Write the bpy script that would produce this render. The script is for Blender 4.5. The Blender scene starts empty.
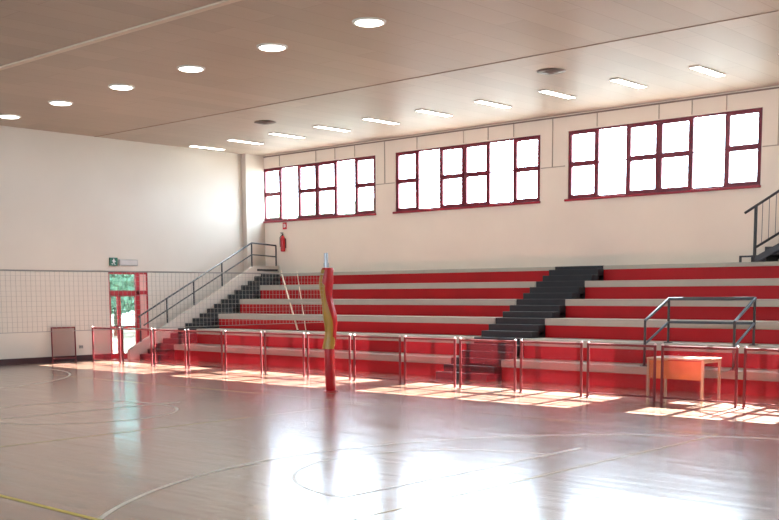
import bpy, bmesh, math, random
from mathutils import Vector, Matrix
random.seed(7)
scene = bpy.context.scene
COL = scene.collection
PI = math.pi

# ------------------------------------------------------------------ materials
def lin(c):
    return tuple(((v / 12.92) if v <= .04045 else ((v + .055) / 1.055) ** 2.4) for v in c)

def mat(name, rgb, rough=.6, metal=0.0, var=.06, scale=3.0, spec=.5, bump=0.0, coords='Object'):
    """rgb in sRGB 0-255; gentle noise variation of the base colour"""
    m = bpy.data.materials.new(name); m.use_nodes = True
    nt = m.node_tree; n = nt.nodes; l = nt.links
    b = n['Principled BSDF']
    b.inputs['Roughness'].default_value = rough
    b.inputs['Metallic'].default_value = metal
    b.inputs['Specular IOR Level'].default_value = spec
    c = lin([v / 255 for v in rgb])
    tc = n.new('ShaderNodeTexCoord'); no = n.new('ShaderNodeTexNoise')
    no.inputs['Scale'].default_value = scale; no.inputs['Detail'].default_value = 4
    l.new(tc.outputs[coords], no.inputs['Vector'])
    rp = n.new('ShaderNodeValToRGB')
    rp.color_ramp.elements[0].position = .3; rp.color_ramp.elements[1].position = .7
    rp.color_ramp.elements[0].color = (*[v * (1 - var) for v in c], 1)
    rp.color_ramp.elements[1].color = (*[min(1, v * (1 + var)) for v in c], 1)
    l.new(no.outputs['Fac'], rp.inputs['Fac']); l.new(rp.outputs['Color'], b.inputs['Base Color'])
    if bump:
        bp = n.new('ShaderNodeBump'); bp.inputs['Strength'].default_value = bump; bp.inputs['Distance'].default_value = .01
        l.new(no.outputs['Fac'], bp.inputs['Height']); l.new(bp.outputs['Normal'], b.inputs['Normal'])
    return m

def emit(name, rgb, strength):
    m = bpy.data.materials.new(name); m.use_nodes = True
    nt = m.node_tree; n = nt.nodes
    b = n['Principled BSDF']
    b.inputs['Base Color'].default_value = (.8, .8, .8, 1)
    b.inputs['Emission Color'].default_value = (*rgb, 1)
    b.inputs['Emission Strength'].default_value = strength
    return m

def see_through(name, tint, body, opacity, rough=.5, gloss=.05):
    m = bpy.data.materials.new(name); m.use_nodes = True
    nt = m.node_tree; n = nt.nodes; l = nt.links
    for x in list(n):
        if x.type != 'OUTPUT_MATERIAL': n.remove(x)
    out = [x for x in n if x.type == 'OUTPUT_MATERIAL'][0]
    tr = n.new('ShaderNodeBsdfTransparent'); tr.inputs['Color'].default_value = (*tint, 1)
    gl = n.new('ShaderNodeBsdfGlossy'); gl.inputs['Roughness'].default_value = .03
    mx = n.new('ShaderNodeMixShader'); mx.inputs['Fac'].default_value = gloss
    l.new(tr.outputs[0], mx.inputs[1]); l.new(gl.outputs[0], mx.inputs[2])
    if opacity > 0:
        df = n.new('ShaderNodeBsdfDiffuse'); df.inputs['Color'].default_value = (*body, 1)
        tl = n.new('ShaderNodeBsdfTranslucent'); tl.inputs['Color'].default_value = (*body, 1)
        m1 = n.new('ShaderNodeMixShader'); m1.inputs['Fac'].default_value = .08
        l.new(df.outputs[0], m1.inputs[1]); l.new(tl.outputs[0], m1.inputs[2])
        m2 = n.new('ShaderNodeMixShader'); m2.inputs['Fac'].default_value = opacity
        l.new(mx.outputs[0], m2.inputs[1]); l.new(m1.outputs[0], m2.inputs[2])
        l.new(m2.outputs[0], out.inputs['Surface'])
    else:
        l.new(mx.outputs[0], out.inputs['Surface'])
    return m

def floor_material():
    m = bpy.data.materials.new('sports_parquet'); m.use_nodes = True
    nt = m.node_tree; n = nt.nodes; l = nt.links; b = n['Principled BSDF']
    tc = n.new('ShaderNodeTexCoord')
    br = n.new('ShaderNodeTexBrick'); br.inputs['Scale'].default_value = 1.0
    br.inputs['Brick Width'].default_value = 1.6; br.inputs['Row Height'].default_value = .13
    br.inputs['Mortar Size'].default_value = .003
    br.inputs['Color1'].default_value = (*lin((.52, .40, .33)), 1)
    br.inputs['Color2'].default_value = (*lin((.70, .55, .46)), 1)
    br.inputs['Mortar'].default_value = (*lin((.48, .38, .33)), 1)
    l.new(tc.outputs['Object'], br.inputs['Vector'])
    mp = n.new('ShaderNodeMapping'); mp.inputs['Scale'].default_value = (.35, 6, 1)
    l.new(tc.outputs['Object'], mp.inputs['Vector'])
    no = n.new('ShaderNodeTexNoise'); no.inputs['Scale'].default_value = 1.4; no.inputs['Detail'].default_value = 5
    l.new(mp.outputs[0], no.inputs['Vector'])
    mx = n.new('ShaderNodeMix'); mx.data_type = 'RGBA'; mx.blend_type = 'MULTIPLY'
    mx.inputs[0].default_value = .5
    l.new(br.outputs['Color'], mx.inputs[6]); l.new(no.outputs['Color'], mx.inputs[7])
    l.new(mx.outputs[2], b.inputs['Base Color'])
    rr = n.new('ShaderNodeMapRange'); rr.inputs['To Min'].default_value = FLOOR_ROUGH[0]; rr.inputs['To Max'].default_value = FLOOR_ROUGH[1]
    l.new(no.outputs['Fac'], rr.inputs['Value']); l.new(rr.outputs[0], b.inputs['Roughness'])
    rc = n.new('ShaderNodeMapRange'); rc.inputs['From Min'].default_value = .3; rc.inputs['From Max'].default_value = .7; rc.inputs['To Min'].default_value = .10; rc.inputs['To Max'].default_value = .24
    l.new(no.outputs['Fac'], rc.inputs['Value']); l.new(rc.outputs[0], b.inputs['Coat Roughness'])
    b.inputs['Specular IOR Level'].default_value = .9
    b.inputs['Coat Weight'].default_value = .8; b.inputs['Coat Roughness'].default_value = .17
    return m

FLOOR_ROUGH = (.19, .26)
M = {}
M['floor'] = floor_material()
M['white_line'] = mat('white_court_paint', (225, 215, 200), .3)
M['yellow_line'] = mat('yellow_court_paint', (200, 180, 70), .3)
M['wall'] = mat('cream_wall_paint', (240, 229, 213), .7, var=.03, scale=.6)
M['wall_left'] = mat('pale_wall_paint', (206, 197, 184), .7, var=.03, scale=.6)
M['ceiling'] = mat('lacquered_ceiling_panel', (170, 153, 136), .5, var=.04, scale=.4, spec=.35)
M['ceiling_back'] = mat('glossy_ceiling_panel', (178, 164, 150), .45, var=.04, scale=.4, spec=.15)
M['seam_dark'] = mat('ceiling_seam', (138, 116, 102), .6)
M['seam_light'] = mat('ceiling_batten', (205, 188, 168), .6)
M['red'] = mat('red_riser_paint', (176, 16, 24), .5, var=.08, scale=1.5, spec=.25)
M['slab'] = mat('pale_grey_concrete', (174, 171, 159), .75, var=.05, scale=2)
M['black_rubber'] = mat('black_rubber_tread', (26, 30, 34), .55, var=.2)
M['black_metal'] = mat('dark_grey_painted_steel', (44, 46, 48), .4, var=.1)
M['blue_steel'] = mat('blue_grey_painted_steel', (88, 100, 108), .3, var=.1, metal=.3)
M['maroon'] = mat('maroon_window_frame', (112, 18, 40), .4, var=.1)
M['door_red'] = mat('red_door_frame', (176, 18, 34), .4, var=.1)
M['fence_red'] = mat('red_tube_paint', (108, 12, 22), .5, var=.1)
M['fence_cap'] = mat('bright_tube_end', (225, 200, 200), .3)
M['base'] = mat('dark_red_skirting', (58, 18, 20), .5, var=.2)
M['glass'] = see_through('clear_glass', (.96, .98, .98), (0, 0, 0), 0, gloss=.06)
M['door_glass'] = see_through('greenish_door_glass', (.36, .43, .41), (0, 0, 0), 0, gloss=.06)
M['infill'] = see_through('red_tinted_panel_mesh', (1, .97, .97), lin((.46, .10, .13)), .17, gloss=.02)
M['pink'] = mat('pale_pink_panel', (226, 170, 160), .5)
M['steel'] = mat('galvanised_steel', (170, 172, 176), .35, metal=.8)
M['pad_red'] = mat('red_vinyl_padding', (176, 16, 26), .35, var=.08)
M['pad_gold'] = mat('gold_vinyl_padding', (172, 126, 40), .4, var=.1)
M['net'] = mat('grey_net_cord', (164, 158, 150), .8)
M['tape'] = mat('grey_net_tape', (150, 146, 140), .7)
M['desk_top'] = mat('pale_wood_desktop', (205, 176, 140), .35, var=.1, scale=6)
M['desk_panel'] = mat('orange_wood_panel', (214, 128, 72), .45, var=.1, scale=6)
M['desk_leg'] = mat('beige_painted_steel', (196, 172, 140), .4)
M['pole'] = mat('cream_painted_pole', (222, 200, 175), .5)
M['lamp'] = emit('round_lamp_diffuser', (1.0, .97, .92), 8)
M['tube'] = emit('fluorescent_diffuser', (1.0, .97, .93), 8)
M['lamp_ring'] = mat('white_lamp_ring', (205, 200, 190), .4)
M['vent'] = mat('brown_vent_metal', (96, 76, 66), .5, metal=.3)
M['vent_dark'] = mat('dark_vent_gap', (60, 44, 40), .7)
M['ext_red'] = mat('red_extinguisher_paint', (190, 20, 30), .3)
M['black'] = mat('black_plastic', (24, 24, 26), .4)
M['green'] = mat('green_exit_sign', (20, 92, 66), .4)
M['white'] = mat('white_plastic', (225, 225, 220), .4)
M['grey_sign'] = mat('grey_fixture_plastic', (168, 166, 162), .4)
M['lens_grey'] = mat('dull_lens', (186, 182, 178), .4)
M['outlet'] = mat('grey_outlet_plastic', (150, 148, 142), .5)
M['cable'] = mat('wall_conduit', (178, 164, 146), .6)
M['ground'] = mat('pale_paving', (150, 146, 136), .9, var=.1)
M['bark'] = mat('tree_bark', (96, 78, 60), .9, var=.2)
M['leaf'] = mat('tree_foliage', (140, 166, 146), .7, var=.35, scale=1.2)

def panelled(m, width):
    # long ceiling panels running along Y: faint panel-to-panel tone change painted for window reflections and a fine joint
    nt = m.node_tree; n = nt.nodes; l = nt.links; b = n['Principled BSDF']
    src = b.inputs['Base Color'].links[0].from_socket
    tc = n.new('ShaderNodeTexCoord'); mp = n.new('ShaderNodeMapping'); mp.inputs['Rotation'].default_value = (0, 0, PI / 2)
    br = n.new('ShaderNodeTexBrick'); br.inputs['Scale'].default_value = 1.0; br.inputs['Brick Width'].default_value = 6.5
    br.inputs['Row Height'].default_value = width; br.inputs['Mortar Size'].default_value = .006
    br.inputs['Color1'].default_value = (.90, .90, .90, 1); br.inputs['Color2'].default_value = (1, 1, 1, 1); br.inputs['Mortar'].default_value = (.72, .70, .68, 1)
    l.new(tc.outputs['Object'], mp.inputs['Vector']); l.new(mp.outputs[0], br.inputs['Vector'])
    mx = n.new('ShaderNodeMix'); mx.data_type = 'RGBA'; mx.blend_type = 'MULTIPLY'; mx.inputs[0].default_value = 1
    l.new(src, mx.inputs[6]); l.new(br.outputs['Color'], mx.inputs[7]); l.new(mx.outputs[2], b.inputs['Base Color'])
panelled(M['ceiling'], .60); panelled(M['ceiling_back'], .60)

# ------------------------------------------------------------------ geometry helpers
class MB:
    def __init__(s): s.bm = bmesh.new(); s.mi = 0
    def _mark(s, n0):
        s.bm.faces.ensure_lookup_table()
        for f in s.bm.faces[n0:]: f.material_index = s.mi
    def box(s, x0, x1, y0, y1, z0, z1, bev=0):
        n0 = len(s.bm.faces)
        g = bmesh.ops.create_cube(s.bm, size=1.0)
        for v in g['verts']:
            v.co = Vector(((x0 + x1) / 2 + v.co.x * (x1 - x0), (y0 + y1) / 2 + v.co.y * (y1 - y0), (z0 + z1) / 2 + v.co.z * (z1 - z0)))
        if bev:
            es = {e for v in g['verts'] for e in v.link_edges}
            bmesh.ops.bevel(s.bm, geom=list(es), offset=bev, segments=2, affect='EDGES', profile=.5)
        s._mark(n0); return s
    def tube(s, pts, r, seg=8):
        """round bar swept along a polyline with mitred joints"""
        n0 = len(s.bm.faces)
        pts = [Vector(p) for p in pts]; rings = []
        for i, p in enumerate(pts):
            a = (p - pts[i - 1]).normalized() if i else None
            b = (pts[i + 1] - p).normalized() if i < len(pts) - 1 else None
            t = (a + b).normalized() if a and b else (a or b)
            k = 1 / max(.5, t.dot(a)) if a and b else 1
            ref = Vector((0, 0, 1)) if abs(t.z) < .9 else Vector((1, 0, 0))
            u = t.cross(ref).normalized(); w = t.cross(u).normalized()
            if rings:
                # keep the frame from twisting
                u0 = (rings[-1][0].co - pts[i - 1]); u0 = (u0 - t * u0.dot(t))
                if u0.length > 1e-6: u = u0.normalized(); w = t.cross(u).normalized()
            rings.append([s.bm.verts.new(p + (u * math.cos(2 * PI * q / seg) + w * math.sin(2 * PI * q / seg)) * r * k) for q in range(seg)])
        for A, B in zip(rings, rings[1:]):
            for q in range(seg): s.bm.faces.new((A[q], A[(q + 1) % seg], B[(q + 1) % seg], B[q]))
        s.bm.faces.new(rings[0][::-1]); s.bm.faces.new(rings[-1])
        s._mark(n0); return s
    def lathe(s, prof, seg=24, c=(0, 0, 0), off=None):
        n0 = len(s.bm.faces); rings = []
        for r, z in prof:
            ox, oy = off(z) if off else (0, 0)
            rings.append([s.bm.verts.new((c[0] + ox + r * math.cos(2 * PI * q / seg), c[1] + oy + r * math.sin(2 * PI * q / seg), c[2] + z)) for q in range(seg)])
        for A, B in zip(rings, rings[1:]):
            for q in range(seg): s.bm.faces.new((A[q], A[(q + 1) % seg], B[(q + 1) % seg], B[q]))
        s.bm.faces.new(rings[0][::-1]); s.bm.faces.new(rings[-1])
        s._mark(n0); return s
    def prism(s, poly, axis, a, b):
        """extrude a 2D polygon along axis between a and b"""
        n0 = len(s.bm.faces)
        def P(p, t):
            return (t, p[0], p[1]) if axis == 0 else ((p[0], t, p[1]) if axis == 1 else (p[0], p[1], t))
        A = [s.bm.verts.new(P(p, a)) for p in poly]; B = [s.bm.verts.new(P(p, b)) for p in poly]
        k = len(poly)
        for i in range(k): s.bm.faces.new((A[i], A[(i + 1) % k], B[(i + 1) % k], B[i]))
        s.bm.faces.new(A[::-1]); s.bm.faces.new(B)
        s._mark(n0); return s
    def poly(s, pts):
        n0 = len(s.bm.faces); s.bm.faces.new([s.bm.verts.new(p) for p in pts]); s._mark(n0); return s
    def build(s, name, m, parent=None, smooth=False, recalc=True):
        if recalc: bmesh.ops.recalc_face_normals(s.bm, faces=s.bm.faces)
        me = bpy.data.meshes.new(name); s.bm.to_mesh(me); s.bm.free()
        for x in (m if isinstance(m, (list, tuple)) else [m]): me.materials.append(x)
        if smooth:
            me.set_sharp_from_angle(angle=.7) if hasattr(me, 'set_sharp_from_angle') else None
            me.polygons.foreach_set('use_smooth', [True] * len(me.polygons))
        o = bpy.data.objects.new(name, me); COL.objects.link(o)
        if parent: o.parent = parent
        return o

def tag(o, label=None, cat=None, group=None, kind=None):
    if label: o['label'] = label
    if cat: o['category'] = cat
    if group: o['group'] = group
    if kind: o['kind'] = kind
    return o
def thing(name, loc, label, cat, group=None, kind=None):
    o = bpy.data.objects.new(name, None); COL.objects.link(o); o.location = loc
    o.empty_display_size = .2
    return tag(o, label, cat, group, kind)
def dup(root, loc, label, group=None):
    r = root.copy(); COL.objects.link(r); r.location = loc; r['label'] = label
    if group: r['group'] = group
    for ch in [c for c in bpy.data.objects if c.parent == root]:
        c = ch.copy(); COL.objects.link(c); c.parent = r
        for g in [x for x in bpy.data.objects if x.parent == ch]:
            d = g.copy(); COL.objects.link(d); d.parent = c
    return r

# ------------------------------------------------------------------ dimensions (metres)
XL, XR, YF, YB, H = -29.33, 3.0, -4.0, 25.5, 6.91
TH = .30
ROW_Y, ROW_D, ROW_H, RED_H = 20.11, .90, .4636, .30
ZTOP = 2.72
YBK = YB - .02
WIN = [(-29.18, -23.68), (-22.82, -17.32), (-16.40, -10.90), (-9.98, -4.48), (-3.56, 1.94)]
WZ0, WZ1 = 4.60, 6.45

# ------------------------------------------------------------------ floor with painted court lines
f = MB(); f.box(XL - TH, XR + TH, YF - TH, YB + TH, -.2, 0)
def strip(p, q, w, z=.002):
    p = Vector((*p, 0)); q = Vector((*q, 0)); d = (q - p).normalized(); nrm = Vector((-d.y, d.x, 0)) * w / 2
    f.poly([(v.x, v.y, z) for v in (p - nrm, q - nrm, q + nrm, p + nrm)])
def arc(c, r, a0, a1, w, z=.0025, n=64):
    for i in range(n):
        t0 = math.radians(a0 + (a1 - a0) * i / n); t1 = math.radians(a0 + (a1 - a0) * (i + 1) / n)
        f.poly([(c[0] + (r - w / 2) * math.cos(t0), c[1] + (r - w / 2) * math.sin(t0), z), (c[0] + (r + w / 2) * math.cos(t0), c[1] + (r + w / 2) * math.sin(t0), z),
                (c[0] + (r + w / 2) * math.cos(t1), c[1] + (r + w / 2) * math.sin(t1), z), (c[0] + (r - w / 2) * math.cos(t1), c[1] + (r - w / 2) * math.sin(t1), z)])
f.mi = 1
arc((-4.2, 9.0), 5.6, 90, 270, .06)
strip((-4.2, 14.6), (-1.8, 14.6), .06); strip((-4.2, 3.4), (-1.8, 3.4), .06)
arc((-7.4, 9.3), 1.85, 90, 270, .05)
strip((-7.4, 7.45), (-7.4, 11.9), .05, .003)
arc((-27.0, 10.2), 5.15, -85, 85, .06)
arc((-16.45, 9.95), 1.75, 0, 360, .05)
strip((-16.45, 1.7), (-16.45, 12.2), .05, .003)
f.mi = 2
strip((-24.7, 5.24), (-6.6, 5.24), .06, .0035); strip((-24.7, 14.25), (-6.6, 14.25), .02, .0035)
strip((-13.45, 5.24), (-13.45, 14.25), .02, .004); strip((-6.6, 5.24), (-6.6, 14.25), .02, .004)
tag(f.build('floor', [M['floor'], M['white_line'], M['yellow_line']], recalc=False),
    'glossy brown parquet sports floor with white and yellow court lines', 'floor', kind='structure')

# ------------------------------------------------------------------ walls and ceiling
w = MB(); xs = XL - TH
for a, b in WIN:
    w.box(xs, a, YB, YB + TH, 0, H + .2)
    w.box(a, b, YB, YB + TH, 0, WZ0); w.box(a, b, YB, YB + TH, WZ1, H + .2); xs = b
w.box(xs, XR + TH, YB, YB + TH, 0, H + .2)
tag(w.build('wall_back', M['wall']), 'long cream wall with the high window bands above the red seating', 'wall', kind='structure')

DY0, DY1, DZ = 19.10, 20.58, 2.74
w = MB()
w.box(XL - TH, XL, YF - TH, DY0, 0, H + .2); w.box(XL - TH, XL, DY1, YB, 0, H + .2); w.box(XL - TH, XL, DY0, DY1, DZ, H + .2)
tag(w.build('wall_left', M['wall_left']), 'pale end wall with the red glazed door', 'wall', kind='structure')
w = MB(); w.box(XR, XR + TH, YF - TH, YB, 0, H + .2)
tag(w.build('wall_right', M['wall']), 'plain end wall outside the view', 'wall', kind='structure')
w = MB(); xs = XL
for a, b in WIN:
    w.box(xs, a, YF - TH, YF, 0, H + .2)
    w.box(a, b, YF - TH, YF, 0, WZ0); w.box(a, b, YF - TH, YF, WZ1, H + .2); xs = b
w.box(xs, XR, YF - TH, YF, 0, H + .2)
tag(w.build('wall_front', M['wall']), 'long side wall behind the viewer with high windows', 'wall', kind='structure')

c = MB(); c.box(XL - TH, XR + TH, YF - TH, 18.78, H, H + .2)
c.mi = 1; c.box(XL - TH, XR + TH, 18.78, YB + TH, H, H + .2)
tag(c.build('ceiling', [M['ceiling'], M['ceiling_back']]), 'brownish lacquered flat panel ceiling', 'ceiling', kind='structure')
t = MB(); t.box(XL, XR, 18.765, 18.80, H - .01, H)
tag(t.build('trim_1', M['seam_dark']), 'thin dark ceiling joint in front of the strip lights', 'trim', kind='structure')
t = MB(); t.box(XL, XR, 11.72, 11.86, H - .03, H)
tag(t.build('trim_2', M['seam_light']), 'pale ceiling batten beside the round lights', 'trim', kind='structure')
t = MB(); t.box(XL, XL + .22, 24.66, YB, 0, H)
tag(t.build('trim_3', M['wall_left']), 'pale pilaster in the corner beside the first window', 'trim', kind='structure')
t = MB(); t.box(XL, XR, YB - .012, YB, H - .07, H - .03)
tag(t.build('trim_4', M['seam_dark']), 'thin brown line along the top of the window wall', 'trim', kind='structure')
k = 5
for j in range(3):                                             # wall conduits above and between the windows
    a, b = WIN[j]; p = (b - a) / 6
    t = MB()
    for i in (1, 3, 4, 5): t.box(a + i * p - .012, a + i * p + .012, YB - .02, YB, WZ1 + .03, H - .07)
    t.box(b + .40, b + .425, YB - .02, YB, 5.52, H - .07)
    t.box(b + .03, b + .83, YB - .02, YB, 5.50, 5.525)
    tag(t.build('trim_%d' % k, M['cable']), ['thin conduits above the window nearest the corner', 'thin conduits above the middle window', 'thin conduits above the window nearest the viewer'][j], 'trim', kind='structure'); k += 1
bb = MB(); bb.box(XL, XL + .03, YF, DY0 - .02, 0, .16)
bb.box(XL, XL + .03, DY1 + .02, 24.66, 0, .16)
tag(bb.build('baseboard_left', M['base']), 'dark red skirting along the pale end wall', 'baseboard', kind='structure')

# ------------------------------------------------------------------ windows
def window(n, a, b, y, label, inward=-1):
    root = thing('window_%d' % n, ((a + b) / 2, y, WZ0), label, 'window', kind='structure')
    L = lambda x: x - (a + b) / 2
    yy = .03 if inward < 0 else -.11
    fr = MB(); t0 = .04
    fr.box(L(a), L(b), yy, yy + .08, 0, t0); fr.box(L(a), L(b), yy, yy + .08, 1.85 - t0, 1.85)
    fr.box(L(a), L(a) + t0, yy, yy + .08, t0, 1.85 - t0); fr.box(L(b) - t0, L(b), yy, yy + .08, t0, 1.85 - t0)
    p = (b - a) / 6
    for i in range(1, 6): fr.box(L(a) + i * p - .025, L(a) + i * p + .025, yy, yy + .08, t0, 1.85 - t0)
    fr.build('window_frame', M['maroon'], root)
    for i in range(6):
        for lo, hi in ((t0, .94), (.94, 1.85 - t0)):
            x0 = L(a) + i * p + (t0 if i == 0 else .025); x1 = L(a) + (i + 1) * p - (t0 if i == 5 else .025)
            s = .068 if i in (0, 2, 3, 5) else .012
            sh = MB()
            sh.box(x0, x1, yy - .01, yy + .06, lo, lo + s); sh.box(x0, x1, yy - .01, yy + .06, hi - s, hi)
            sh.box(x0, x0 + s, yy - .01, yy + .06, lo + s, hi - s); sh.box(x1 - s, x1, yy - .01, yy + .06, lo + s, hi - s)
            so = sh.build('sash', M['maroon'], root)
            g = MB(); g.box(x0 + s, x1 - s, yy + .03, yy + .036, lo + s, hi - s)
            g.build('pane', M['glass'], so)
    sl = MB()
    if inward < 0: sl.box(L(a) - .07, L(b) + .02, -.07, .03, -.06, 0, .006)
    else: sl.box(L(a) - .02, L(b) + .02, -.03, .06, -.06, 0, .006)
    sl.build('window_sill', M['maroon'] if inward > 0 else mat_sill, root)
    return root
mat_sill = mat('red_sill_paint', (150, 20, 38), .4)
wl = ['maroon framed window band nearest the left corner, above the extinguisher', 'maroon framed window band between the other two', 'maroon framed window band on the right, above the black steel stair',
      'window band right of the view', 'last window band right of the view']
for i in range(5): window(i + 1, *WIN[i], YB, wl[i])
for i in range(5): window(i + 6, *WIN[i], YF, 'window band behind the viewer', 1)

# ------------------------------------------------------------------ door in the left wall
dr = thing('door_1', (XL, DY0, 0), 'red framed glazed door in the pale end wall', 'door', kind='structure')
W = DY1 - DY0
fr = MB()
fr.box(-.12, -.02, 0, .05, 0, DZ); fr.box(-.12, -.02, W - .05, W, 0, DZ); fr.box(-.12, -.02, 0, W, DZ - .06, DZ)
fr.box(-.12, .0, .05, W - .05, 2.03, 2.16); fr.box(-.12, .0, 1.03, 1.17, 0, DZ - .06)
fr.build('door_frame', M['door_red'], dr)
for name, y0, y1, st in (('door_leaf', .05, .38, .03), ('door_leaf', .38, 1.03, .05)):
    lf = MB()
    lf.box(-.10, -.03, y0, y0 + (st if y0 < .1 else .06), .0, 2.03); lf.box(-.10, -.03, y1 - (.06 if y0 < .1 else .03), y1, .0, 2.03)
    lf.box(-.10, -.03, y0, y1, 0, .14); lf.box(-.10, -.03, y0, y1, 1.97, 2.03); lf.box(-.10, -.03, y0, y1, .95, 1.03)
    lo = lf.build(name, M['door_red'], dr)
    for z0, z1 in ((.14, .95), (1.03, 1.97)):
        g = MB(); g.box(-.07, -.064, y0 + .03, y1 - .03, z0, z1); g.build('pane', M['door_glass'], lo)
    h = MB(); h.tube([(-.02, y1 - .05 if y0 < .1 else y0 + .05, 1.0), (.03, y1 - .05 if y0 < .1 else y0 + .05, 1.0), (.03, (y1 - .2) if y0 < .1 else y0 + .2, 1.0)], .012)
    h.build('door_handle', M['black'], lo, smooth=True)
g = MB(); g.box(-.07, -.064, .05, 1.03, 2.16, DZ - .06); g.build('transom_pane', M['door_glass'], dr)
g = MB(); g.box(-.10, -.03, 1.17, W - .05, 0, DZ - .06); tag(g.build('side_panel', M['pink'], dr), 'pale pink side panel')

# exit sign, emergency light, outlet on the left wall
s = thing('exit_sign', (XL, 19.285, 3.07), 'small green exit sign with white pictogram above the red door', 'sign')
b = MB(); b.box(0, .05, -.145, .145, -.13, .13, .006); b.build('sign_box', M['green'], s)
b = MB()
b.lathe([(.022, 0), (.022, .004)], 12, (0, 0, 0))
for v in b.bm.verts: v.co = Vector((.05 + v.co.z, v.co.x + .0, v.co.y + .075))
for pts in ([(-.02, .05), (.03, .045), (.02, -.03), (-.025, -.02)], [(.02, -.03), (.0, -.02), (.03, -.1), (.055, -.1)], [(-.025, -.02), (.0, -.02), (-.04, -.06), (-.085, -.055), (-.085, -.075), (-.03, -.085)],
            [(.03, .045), (.075, .0), (.06, -.01), (.02, .02)], [(-.02, .05), (-.07, .02), (-.06, .005), (-.015, .025)]):
    b.prism(pts, 0, .0505, .054)
b.build('pictogram', M['white'], s)
s = thing('emergency_light', (XL, 19.835, 3.05), 'flat grey rectangular emergency light beside the green exit sign', 'light fixture')
b = MB(); b.box(0, .06, -.35, .35, -.10, .10, .01); b.build('housing', M['grey_sign'], s)
b = MB(); b.box(.058, .066, -.31, .31, -.065, .065, .003); b.build('lens', M['lens_grey'], s)
s = thing('wall_outlet', (XL, 18.02, .42), 'small grey outlet low on the pale end wall', 'outlet')
b = MB(); b.box(0, .03, -.07, .07, -.05, .05, .008); b.build('cover', M['outlet'], s)
for y in (-.03, .03):
    b = MB(); b.lathe([(.014, 0), (.014, .004)], 10)
    for v in b.bm.verts: v.co = Vector((.0295 + v.co.z, v.co.x + y, v.co.y))
    b.build('socket', M['black'], s)

# ------------------------------------------------------------------ bleachers
def bleacher(x0, x1, label):
    xc = (x0 + x1) / 2
    root = thing('bleacher', (xc, ROW_Y, 0), label, 'bleachers'); hw = (x1 - x0) / 2
    for k in range(6):
        y = k * ROW_D; z = k * ROW_H; dep = ROW_D if k < 5 else YBK - ROW_Y - 5 * ROW_D; zt = z + ROW_H if k < 5 else ZTOP
        r = MB(); r.box(-hw, hw, y, y + .10, z, z + RED_H)
        r.build('red_riser', M['red'], root)
        s = MB(); s.box(-hw, hw, y - .03, y + dep, z + RED_H, zt, .008)
        s.build('concrete_step', M['slab'], root)
    e = MB()
    pl = [(.10, 0)]
    for k in range(6):
        pl += [(k * ROW_D + .10, k * ROW_H + RED_H - .001), ((k + 1) * ROW_D + .10 if k < 5 else YBK - ROW_Y, k * ROW_H + RED_H - .001)]
    pl += [(YBK - ROW_Y, 0)]
    e.prism(pl, 0, -hw + .001, hw - .001); e.build('base_block', M['slab'], root)
    return root
bleacher(-27.34, -16.20, 'red and grey stepped bleachers between the black side stair and the black aisle')
bleacher(-14.68, XR - .03, 'red and grey stepped bleachers right of the black aisle, around the steel guard rail')

STEP_H, STEP_D = ROW_H / 3, .30
NST = 18
Y0 = ROW_Y - .60
def stair(x0, x1, label, name):
    root = thing(name, ((x0 + x1) / 2, Y0, 0), label, 'stairs'); hw = (x1 - x0) / 2
    for i in range(NST):
        s = MB(); y = i * STEP_D
        end = y + STEP_D + .06 if i < NST - 1 else YBK - Y0
        s.box(-hw, hw, y, end, max(0, i * STEP_H - .02), (i + 1) * STEP_H + .004 if i < NST - 1 else ZTOP + .004, .008)
        s.build('step', M['black_rubber'], root)
    u = MB(); u.prism([(.25, 0), (YBK - Y0, 0), (YBK - Y0, ZTOP - .1), ((NST - 1) * STEP_D + .2, (NST - 1) * STEP_H - .1)], 0, -hw + .004, hw - .004)
    u.build('stair_base', M['black_rubber'], root)
    return root
stair(-16.20, -14.68, 'black aisle stairs cutting through the red bleachers', 'aisle_stair')
st = stair(-28.36, -27.34, 'black side stairs at the left end beside the white sloping parapet', 'side_stair')
# white parapet along the side stair
pr = MB(); nz = lambda Y: STEP_H + (Y - Y0) * ROW_H / ROW_D
pr.prism([(Y0 - .35, 0), (Y0 - .35, .30), (24.3, nz(24.3) + .36), (24.75, ZTOP + .28), (YBK, ZTOP + .28), (YBK, 0)], 0, -28.50, -28.362)
tag(pr.build('stair_parapet', M['wall_left']), 'white sloping parapet wall carrying the left handrail', 'parapet')
# handrail on parapet
hr = thing('handrail', (-28.43, 20.66, nz(20.66) + .36), 'dark steel handrail climbing along the white parapet on the left', 'handrail')
ox = Vector((-28.43, 20.66, nz(20.66) + .36))
def hp(Y, dz): return Vector((-28.43, Y, dz)) - ox
top = lambda Y: 1.40 + (Y - 19.7) * .52
r = MB(); r.tube([hp(19.55, top(19.55)), hp(24.28, top(24.28)), hp(25.40, top(24.28) - .06)], .028); r.build('top_rail', M['black_metal'], hr, smooth=True)
r = MB(); r.tube([hp(19.75, top(19.75) - .37), hp(24.28, top(24.28) - .40), hp(25.40, top(24.28) - .45)], .022); r.build('middle_rail', M['black_metal'], hr, smooth=True)
for Y in (19.62, 20.66, 21.75, 22.95, 24.28, 25.40):
    base = nz(Y) + .36 if Y < 24.4 else ZTOP + .28
    if Y < 20: base = .30 + (Y - (Y0 - .35)) * .518
    zt_ = top(Y) if Y < 24.4 else top(24.28) - .06
    r = MB(); r.tube([hp(Y, base), hp(Y, zt_)], .026); r.build('post', M['black_metal'], hr, smooth=True)

r = MB(); r.box(.068, .085, hp(24.45, 0).y, hp(25.40, 0).y, ZTOP + .10 - ox.z, ZTOP + .17 - ox.z); r.build('toe_board', M['black_metal'], hr)

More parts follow.
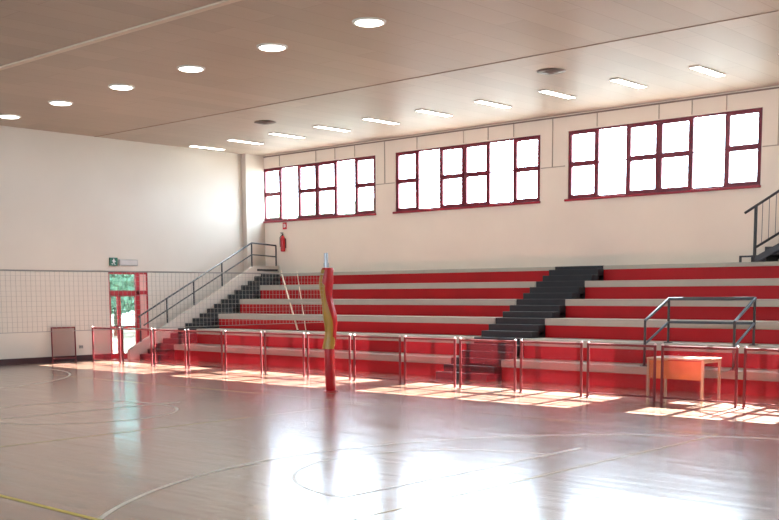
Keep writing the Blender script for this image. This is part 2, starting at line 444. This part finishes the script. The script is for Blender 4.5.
# ------------------------------------------------------------------ guard rail standing in the right bleachers
gx0, gx1 = -11.06, -9.09
gr = thing('guard_rail', (gx0, 20.25, ROW_H), 'blue grey steel guard rail standing in the bleachers above the desk', 'railing')
yb_ = .84
zf_, zb_ = 1.43 - ROW_H, 1.88 - ROW_H; Wd = gx1 - gx0
for z_off, rr_, nm in ((0, .03, 'top_rail'), (-.50, .024, 'middle_rail')):
    r = MB(); r.tube([(0, 0, zf_ + z_off), (.10, yb_, zb_ + z_off), (Wd + .04, yb_, zb_ + z_off), (Wd, 0, zf_ + z_off)], rr_)
    r.build(nm, M['blue_steel'], gr, smooth=True)
for x, y, z0, z1 in ((0, 0, 0, zf_), (Wd, 0, 0, zf_), (.10, yb_, ROW_H, zb_), (Wd + .04, yb_, ROW_H, zb_)):
    r = MB(); r.tube([(x, y, z0), (x, y, z1)], .028); p_ = r.build('post', M['black_metal'], gr, smooth=True)
    r = MB(); r.box(x - .07, x + .07, y - .07, y + .07, z0, z0 + .02, .004); r.build('foot_plate', M['black_metal'], p_)

# ------------------------------------------------------------------ small stair on the top walkway at the right
ZT = ZTOP
us = thing('steel_stair', (-10.75, 25.0, ZT), 'black steel stair rising to the right on the top walkway', 'stairs')
for i in range(9):
    s = MB(); s.box(.05 + i * .33, .05 + i * .33 + .36, -.37, .37, max(.002, i * .19 - .03), .16 + i * .19, .005); s.build('step', M['black_rubber'], us)
for y in (-.40, .40):
    s = MB(); s.prism([(.12, 0), (.25, 0), (3.35, 1.66), (3.35, 1.79), (.12, .10)], 1, y - .025, y + .025); s.build('stringer', M['black_metal'], us)
s = MB(); s.box(2.95, 4.4, -.42, .42, 1.80, 1.90); s.build('landing', M['black_metal'], us)
for x in (3.3, 4.3):
    s = MB(); s.tube([(x, -.36, 0), (x, -.36, 1.85)], .04); s.build('support_leg', M['black_metal'], us)
s = MB(); s.box(-.22, .12, -.42, -.36, .115, .155); s.box(-.22, -.18, -.42, -.36, 0, .155); s.build('toe_bracket', M['black_metal'], us)
tr_ = lambda x: 1.17 + (x + .10) * .575
r = MB(); r.tube([(-.12, -.40, tr_(-.12)), (3.0, -.40, tr_(3.0)), (4.4, -.40, tr_(3.0))], .032); r.build('top_rail', M['black_metal'], us, smooth=True)
for x in (.15, 1.6, 3.0, 4.35):
    z0 = .26 + x * .56 - .1 if x < 3 else 1.85
    r = MB(); r.tube([(x, -.40, 0 if x < .2 else z0), (x, -.40, tr_(min(x, 3.0)))], .04 if x < .2 else .028); r.build('post', M['black_metal'], us, smooth=True)
r = MB(); r.tube([(.15, -.40, .33), (3.0, -.40, 1.95)], .03); r.build('lower_rail', M['black_metal'], us, smooth=True)
for i in range(1, 18):
    x = .15 + i * .16
    r = MB(); r.tube([(x, -.40, .33 + (x - .15) * .568), (x, -.40, tr_(x))], .006, 6); r.build('baluster', M['black_metal'], us)

# ------------------------------------------------------------------ barrier panels in front of the bleachers
FY, PW, PH, PITCH = 17.77, 1.425, 1.055, 1.575
def barrier(label):
    root = thing('barrier_panel', (0, 0, 0), label, 'barrier', 'red tube barrier panels along the court')
    for x in (-PW / 2, PW / 2):
        r = MB(); r.tube([(x, 0, 0), (x, 0, PH)], .027); po = r.build('post', M['fence_red'], root, smooth=True)
        r = MB(); r.box(x - .05, x + .05, -.05, .05, 0, .012, .003); r.build('foot_plate', M['fence_red'], po)
        r = MB(); r.lathe([(.026, 0), (.03, .012), (.018, .03), (.004, .036)], 10, (x, 0, PH)); r.build('cap', M['fence_cap'], po, smooth=True)
    r = MB(); r.tube([(-PW / 2, 0, PH - .02), (PW / 2, 0, PH - .02)], .024); r.build('top_rail', M['fence_red'], root, smooth=True)
    r = MB(); r.tube([(-PW / 2, 0, .09), (PW / 2, 0, .09)], .016); r.build('bottom_rail', M['fence_red'], root, smooth=True)
    r = MB(); r.box(-PW / 2 + .02, PW / 2 - .02, -.004, .004, .09, PH - .03); r.build('infill', M['infill'], root)
    return root
plab = {
 -4: 'red tube barrier panel, third beyond the panel right of the desk', -3: 'red tube barrier panel, second beyond the panel right of the desk',
 -2: 'red tube barrier panel at the right edge, right of the desk',
 -1: 'red tube barrier panel standing directly in front of the wooden desk',
 0: 'red tube barrier panel just left of the wooden desk',
 1: 'red tube barrier panel just right of the foot of the black aisle stairs',
 2: 'red tube barrier panel covering the foot of the black aisle stairs',
 3: 'red tube barrier panel next left of the foot of the black aisle stairs',
 4: 'red tube barrier panel just right of the padded volleyball post',
 5: 'red tube barrier panel standing behind the padded volleyball post',
 6: 'red tube barrier panel just left of the padded volleyball post',
 7: 'red tube barrier panel second to the left of the padded post',
 8: 'red tube barrier panel third to the left of the padded post',
 9: 'red tube barrier panel in front of the lower black side stairs',
 10: 'red tube barrier panel across the right half of the red door and the parapet foot',
 11: 'red tube barrier panel at the left edge of the red door'}
first = None
for k in range(-3, 12):
    xr = -9.49 - PITCH * k; loc = (xr - PW / 2, FY, 0)
    if first is None: first = barrier(plab[k]); first.location = loc
    else: dup(first, loc, plab[k])
o = dup(first, (XL + .12, 17.36, 0), 'short red tube barrier panel standing alone against the pale end wall')
o.rotation_euler.z = PI / 2; o.scale = (.56, 1, 1)

# ------------------------------------------------------------------ desk
dk = thing('school_desk', (-9.29, 18.52, 0), 'wooden school desk with orange front panel behind the barrier', 'desk')
hx, hy, dz = .55, .35, .80
b = MB(); b.box(-hx - .03, hx + .03, -hy - .03, hy + .03, dz - .03, dz, .008); b.build('desktop', M['desk_top'], dk)
for x in (-hx, hx):
    for y in (-hy, hy):
        b = MB(); b.box(x - .022, x + .022, y - .022, y + .022, 0, dz - .03, .004); b.build('leg', M['desk_leg'], dk)
b = MB(); b.box(-hx + .022, hx - .022, -hy - .012, -hy + .012, .41, dz - .05, .003); tag(b.build('front_panel', M['desk_panel'], dk), 'orange wooden front panel')
b = MB()
for x in (-hx, hx): b.box(x - .015, x + .015, -hy + .022, hy - .022, dz - .08, dz - .03)
b.box(-hx + .022, hx - .022, hy - .015, hy + .015, dz - .08, dz - .03); b.build('apron', M['desk_leg'], dk)

# ------------------------------------------------------------------ volleyball post and net
PX, PY = -15.66, 15.45
vp = thing('volleyball_post', (PX, PY, 0), 'padded red and gold volleyball post standing on the court', 'post')
lean = lambda z: (-.018 * z, -.016 * z)
b = MB(); b.tube([(0, 0, 0), (*lean(2.86), 2.86)], .042, 16); b.build('pole', M['steel'], vp, smooth=True)
b = MB(); b.lathe([(.16, 0), (.16, .015), (.06, .03), (.055, .05)], 20); b.build('base_plate', M['pad_red'], vp, smooth=True)
b = MB(); b.lathe([(.095, .03), (.105, .05), (.105, .98), (.10, 1.0)], 24, off=lean); b.build('lower_padding', M['pad_red'], vp, smooth=True)
def wob(z):
    a, c_ = lean(z); s_ = .035 * math.sin((z - 1.0) * 4.2) 
    return (a + .741 * s_ + .012, c_ + .671 * s_ + .012)
prof = [(.085, .92), (.115, .95)] + [(.128 + .014 * math.sin(z * 9), z) for z in [1.0 + .08 * i for i in range(19)]] + [(.13, 2.52), (.11, 2.56)]
b = MB(); b.lathe(prof, 28, off=wob); b.build('upper_padding', M['pad_red'], vp, smooth=True)
# gold strip wound round the camera side of the padding
b = MB(); ca = math.atan2(-15.45, 15.66); prev = None
for i in range(26):
    z = .90 + i * (1.62 / 25); ox_, oy_ = wob(z); rr_ = .140 + .014 * math.sin(z * 9)
    sh = .45 * math.sin((z - .9) * 4.0)
    a0 = ca - 1.45 + .15 * sh; a1 = ca + .05 + .65 * sh - (.55 if z > 2.2 else 0) + (.6 if z < 1.1 else 0)
    ring = []
    for j in range(9):
        a = a0 + (a1 - a0) * j / 8
        ring.append((b.bm.verts.new((ox_ + rr_ * math.cos(a), oy_ + rr_ * math.sin(a), z)), b.bm.verts.new((ox_ + (rr_ - .03) * math.cos(a), oy_ + (rr_ - .03) * math.sin(a), z))))
    if prev:
        for j in range(8):
            b.bm.faces.new((prev[j][0], prev[j + 1][0], ring[j + 1][0], ring[j][0])); b.bm.faces.new((prev[j][1], ring[j][1], ring[j + 1][1], prev[j + 1][1]))
        for j in (0, 8): b.bm.faces.new((prev[j][0], ring[j][0], ring[j][1], prev[j][1]))
    prev = ring
tag(b.build('gold_padding', M['pad_gold'], vp, smooth=True), 'gold padding strip')
b = MB(); b.tube([(*lean(2.60), 2.58), (*lean(2.60), 2.66)], .055, 14); b.build('winch_collar', M['steel'], vp, smooth=True)
o = dup(vp, (PX, 5.35, 0), 'padded volleyball post at the far left outside the view')

nt_ = thing('volleyball_net', (PX, 5.6, 0), 'grey volleyball net stretched across the left half of the court', 'net')
ny0, ny1, nzb, nzt = 0.0, 9.66, 1.45, 2.43
b = MB()
n = int((ny1 - ny0) / .085)
for i in range(n + 1):
    y = ny0 + (ny1 - ny0) * i / n; b.box(-.002, .002, y - .0017, y + .0017, nzb, nzt)
for j in range(1, 12):
    z = nzb + (nzt - nzb) * j / 12; b.box(-.002, .002, ny0, ny1, z - .0017, z + .0017)
b.build('mesh', M['net'], nt_)
b = MB(); b.box(-.006, .006, ny0 - .1, ny1 + .02, nzt - .012, nzt + .012); b.build('top_tape', M['tape'], nt_)
b = MB(); b.tube([(0, ny0 - .1, nzb), (0, ny1 + .02, nzb)], .006, 6); b.build('bottom_cord', M['tape'], nt_)

# ------------------------------------------------------------------ leaning poles on the left bleachers
for q, (p0, p1, lab) in enumerate((((-23.10, 21.45, 2 * ROW_H), (-27.25, 24.56, 2.80), 'thin cream pole leaning on the bleachers, left of the pair'),
                                  ((-22.75, 21.45, 2 * ROW_H), (-26.45, 24.56, 2.76), 'thin cream pole leaning on the bleachers, right of the pair'))):
    d = Vector(p1) - Vector(p0)
    root = thing('leaning_pole', p0, lab, 'pole', 'leaning poles')
    b = MB(); b.tube([(0, 0, .01), d], .026 if q == 0 else .014); b.build('shaft', M['pole'], root, smooth=True)
    b = MB(); b.tube([(0, 0, .0), d * .012 + Vector((0, 0, .0))], .032 if q == 0 else .02); b.build('tip', M['black'], root, smooth=True)

# ------------------------------------------------------------------ fire extinguisher and its sign
fx = thing('fire_extinguisher', (-28.05, YB - .11, 3.50), 'red fire extinguisher hanging on the cream wall above the side stairs', 'fire extinguisher')
b = MB(); b.lathe([(.06, 0), (.08, .015), (.085, .05), (.085, .42), (.075, .48), (.045, .53), (.03, .55)], 20); b.build('cylinder', M['ext_red'], fx, smooth=True)
b = MB(); b.lathe([(.03, .55), (.03, .60), (.02, .62)], 12); b.box(-.09, .02, -.015, .015, .62, .64); b.box(-.11, .02, -.012, .012, .66, .675); b.build('valve', M['black'], fx)
b = MB(); b.tube([(-.03, 0, .58), (-.12, -.02, .50), (-.115, -.03, .30), (-.10, -.03, .16)], .014); b.build('hose', M['black'], fx, smooth=True)
b = MB(); b.box(-.05, .05, .085, .11, .12, .46); b.build('bracket', M['black_metal'], fx)
s = thing('extinguisher_sign', (-28.05, YB, 4.40), 'small red sign on the wall between window and extinguisher', 'sign')
b = MB(); b.box(-.10, .10, -.012, 0, -.12, .12); b.build('sign_plate', M['ext_red'], s)
b = MB(); b.prism([(-.05, .07), (.0, .07), (.0, -.06), (-.05, -.06)], 1, -.015, -.0118); b.prism([(.02, .06), (.045, .06), (.045, .0), (.07, .0), (.0325, -.06), (-.0, .0), (.02, .0)], 1, -.0152, -.0119)
b.build('pictogram', M['white'], s)

# ------------------------------------------------------------------ ceiling lights
lr = thing('round_ceiling_light', (0, 0, H), 'x', 'ceiling light', 'round ceiling lights')
b = MB(); b.lathe([(.30, -.03), (.31, 0)], 32); b.build('ring', M['lamp_ring'], lr)
b = MB(); b.lathe([(.23, -.045), (.26, -.030)], 32); b.build('diffuser', M['lamp'], lr)
names = ['nearest the end wall', 'second from the end wall', 'third from the end wall', 'fourth from the end wall', 'fifth from the end wall', 'sixth from the end wall', 'seventh from the end wall']
i = 0; used = False
for row, (Yr, xs_) in enumerate(((14.4, [-27.6, -24.75, -21.85, -19.02, -16.24, -13.5, -10.8, -8.1, -5.4, -2.7, 0]), (7.2, [-27.5 + 2.76 * q for q in range(11)]), (.5, [-27.5 + 2.76 * q for q in range(11)]))):  # lamps and rows beyond the frame are added as fill light
    for q, x in enumerate(xs_):
        lab = ('round glowing ceiling light, ' + names[q]) if row == 0 and q < 7 else 'unseen round ceiling light added for fill'
        Y = Yr + (max(0, .62 - .13 * q) if row == 0 else 0)
        if not used: lr.location = (x, Y, H); lr['label'] = lab; used = True
        else: dup(lr, (x, Y, H), lab)
lt = thing('strip_light', (0, 0, H), 'x', 'ceiling light', 'strip ceiling lights')
b = MB(); b.box(-.125, .125, -.67, .67, -.03, 0, .004); b.build('frame', M['lamp_ring'], lt)
b = MB(); b.box(-.11, .11, -.655, .655, -.038, -.028, .002); b.build('diffuser', M['tube'], lt)
sn = ['nearest the corner', 'second from the corner', 'third from the corner', 'fourth from the corner', 'fifth from the corner', 'sixth from the corner', 'seventh from the corner',
      'eighth from the corner', 'ninth from the corner', 'tenth from the corner', 'eleventh from the corner, cut by the right edge']
used = False
for Y in (22.68, -1.2):  # second row and the far lamps are unseen, added to light the hall
    for q in range(16):
        x = -28.72 + 1.972 * q
        lab = ('long rectangular ceiling strip light, ' + sn[q]) if Y > 0 and q < 11 else 'unseen strip light added for fill'
        if not used: lt.location = (x, Y, H); lt['label'] = lab; used = True
        else: dup(lt, (x, Y, H), lab)
def vent(x, y, lab):
    v = thing('ceiling_vent', (x, y, H), lab, 'vent', 'round ceiling vents')
    for j, (r0, r1, z) in enumerate(((.32, .25, .03), (.21, .15, .05), (.11, .05, .065))):
        b = MB(); b.lathe([(r1, -z), (r0, -z + .02), (r0 - .02, -z + .035), (r1, -z + .02)], 28); b.build('ring', M['vent'], v, smooth=True)
    b = MB(); b.lathe([(.26, -.012), (.26, 0)], 28); b.build('plenum', M['vent_dark'], v)
vent(-23.4, 20.58, 'brown round ceiling vent above the first window band')
vent(-13.54, 20.33, 'brown round ceiling vent on the right, above the third window band')

# ------------------------------------------------------------------ outside
g = MB(); g.box(-120, 60, YB + TH, 110, -.4, -.05); g.box(-120, XL - TH, -60, YB + TH, -.4, -.05); g.box(XL - TH, 60, -60, YF - TH, -.4, -.05)
tag(g.build('ground', M['ground']), 'pale paving outside the hall', 'ground', kind='structure')
def tree(x, y, h, rad, lab, seed):
    rnd = random.Random(seed)
    root = thing('tree', (x, y, -.05), lab, 'tree', 'trees outside')
    b = MB(); b.tube([(0, 0, 0), (.05, .03, h * .35), (.0, .1, h * .8)], .12); b.build('trunk', M['bark'], root, smooth=True)
    b = MB()
    for i in range(2600):
        while True:
            p = Vector((rnd.uniform(-1, 1), rnd.uniform(-1, 1), rnd.uniform(-1, 1)))
            if .35 < p.length < 1: break
        p = Vector((p.x * rad, p.y * rad, h * .62 + p.z * h * .38))
        u = Vector((rnd.gauss(0, 1), rnd.gauss(0, 1), rnd.gauss(0, 1))).normalized(); v = u.orthogonal().normalized(); s_ = rnd.uniform(.10, .2)
        b.poly([p - u * s_, p + v * s_ * .6, p + u * s_, p - v * s_ * .6])
    b.build('foliage', M['leaf'], root, recalc=False)
tree(-45.0, 39.5, 6.9, 1.7, 'green tree outside, seen low in the first window band, left one', 1)
tree(-41.3, 39.8, 6.8, 1.5, 'green tree outside, seen low in the first window band, middle one', 2)
tree(-37.6, 39.6, 6.9, 1.6, 'green tree outside, seen low in the first window band, right one', 3)
tree(-46.0, 30.3, 4.6, 1.9, 'green tree outside, seen through the glazed red door', 4)
tree(-49.5, 35.2, 5.2, 2.0, 'green tree outside, behind the other one at the door', 5)

# ------------------------------------------------------------------ light
SUN = Vector((0.85, -9.85, -6.43)).normalized()
sl = bpy.data.lights.new('sun', 'SUN'); sl.energy = 230; sl.angle = .006; sl.color = (1, .97, .93)
so = bpy.data.objects.new('sun', sl); COL.objects.link(so)
so.rotation_euler = SUN.to_track_quat('-Z', 'Y').to_euler(); so.location = (-16, 60, 40)
wd = bpy.data.worlds.new('sky'); scene.world = wd; wd.use_nodes = True
bg = wd.node_tree.nodes['Background']; bg.inputs['Color'].default_value = (.70, .85, 1.0, 1); bg.inputs['Strength'].default_value = 40.0
for i, (a, b_) in enumerate(WIN):
    for y, rx in ((YB + TH + .02, -PI / 2), (YF - TH - .02, PI / 2)):
        l_ = bpy.data.lights.new('window_portal', 'AREA'); l_.shape = 'RECTANGLE'; l_.size = b_ - a; l_.size_y = WZ1 - WZ0
        l_.cycles.is_portal = True
        lo_ = bpy.data.objects.new('window_portal', l_); COL.objects.link(lo_)
        lo_.location = ((a + b_) / 2, y, (WZ0 + WZ1) / 2); lo_.rotation_euler = (rx, 0, 0)
l_ = bpy.data.lights.new('door_portal', 'AREA'); l_.shape = 'RECTANGLE'; l_.size = 2.7; l_.size_y = 1.4; l_.cycles.is_portal = True
lo_ = bpy.data.objects.new('door_portal', l_); COL.objects.link(lo_)
lo_.location = (XL - TH - .02, (DY0 + DY1) / 2, 1.37); lo_.rotation_euler = (0, -PI / 2, 0)

# ------------------------------------------------------------------ camera
cam = bpy.data.cameras.new('camera'); co = bpy.data.objects.new('camera', cam); COL.objects.link(co)
cam.sensor_width = 36; cam.lens = 1058.73 / 779 * 36; cam.shift_y = 148.81 / 779; cam.clip_end = 500
R = Vector((0.74111658, 0.67135246, -0.00566497)); U = Vector((-0.06916921, 0.08474449, 0.99399899)); F = Vector((-0.66780374, 0.73627729, -0.10924247))
co.matrix_world = Matrix(((R.x, U.x, -F.x, 0), (R.y, U.y, -F.y, 0), (R.z, U.z, -F.z, 2.05), (0, 0, 0, 1)))
scene.camera = co
scene.view_settings.view_transform = 'Standard'; scene.view_settings.look = 'None'
scene.view_settings.gamma = 1; scene.view_settings.use_curve_mapping = False
scene.view_settings.exposure = -0.56
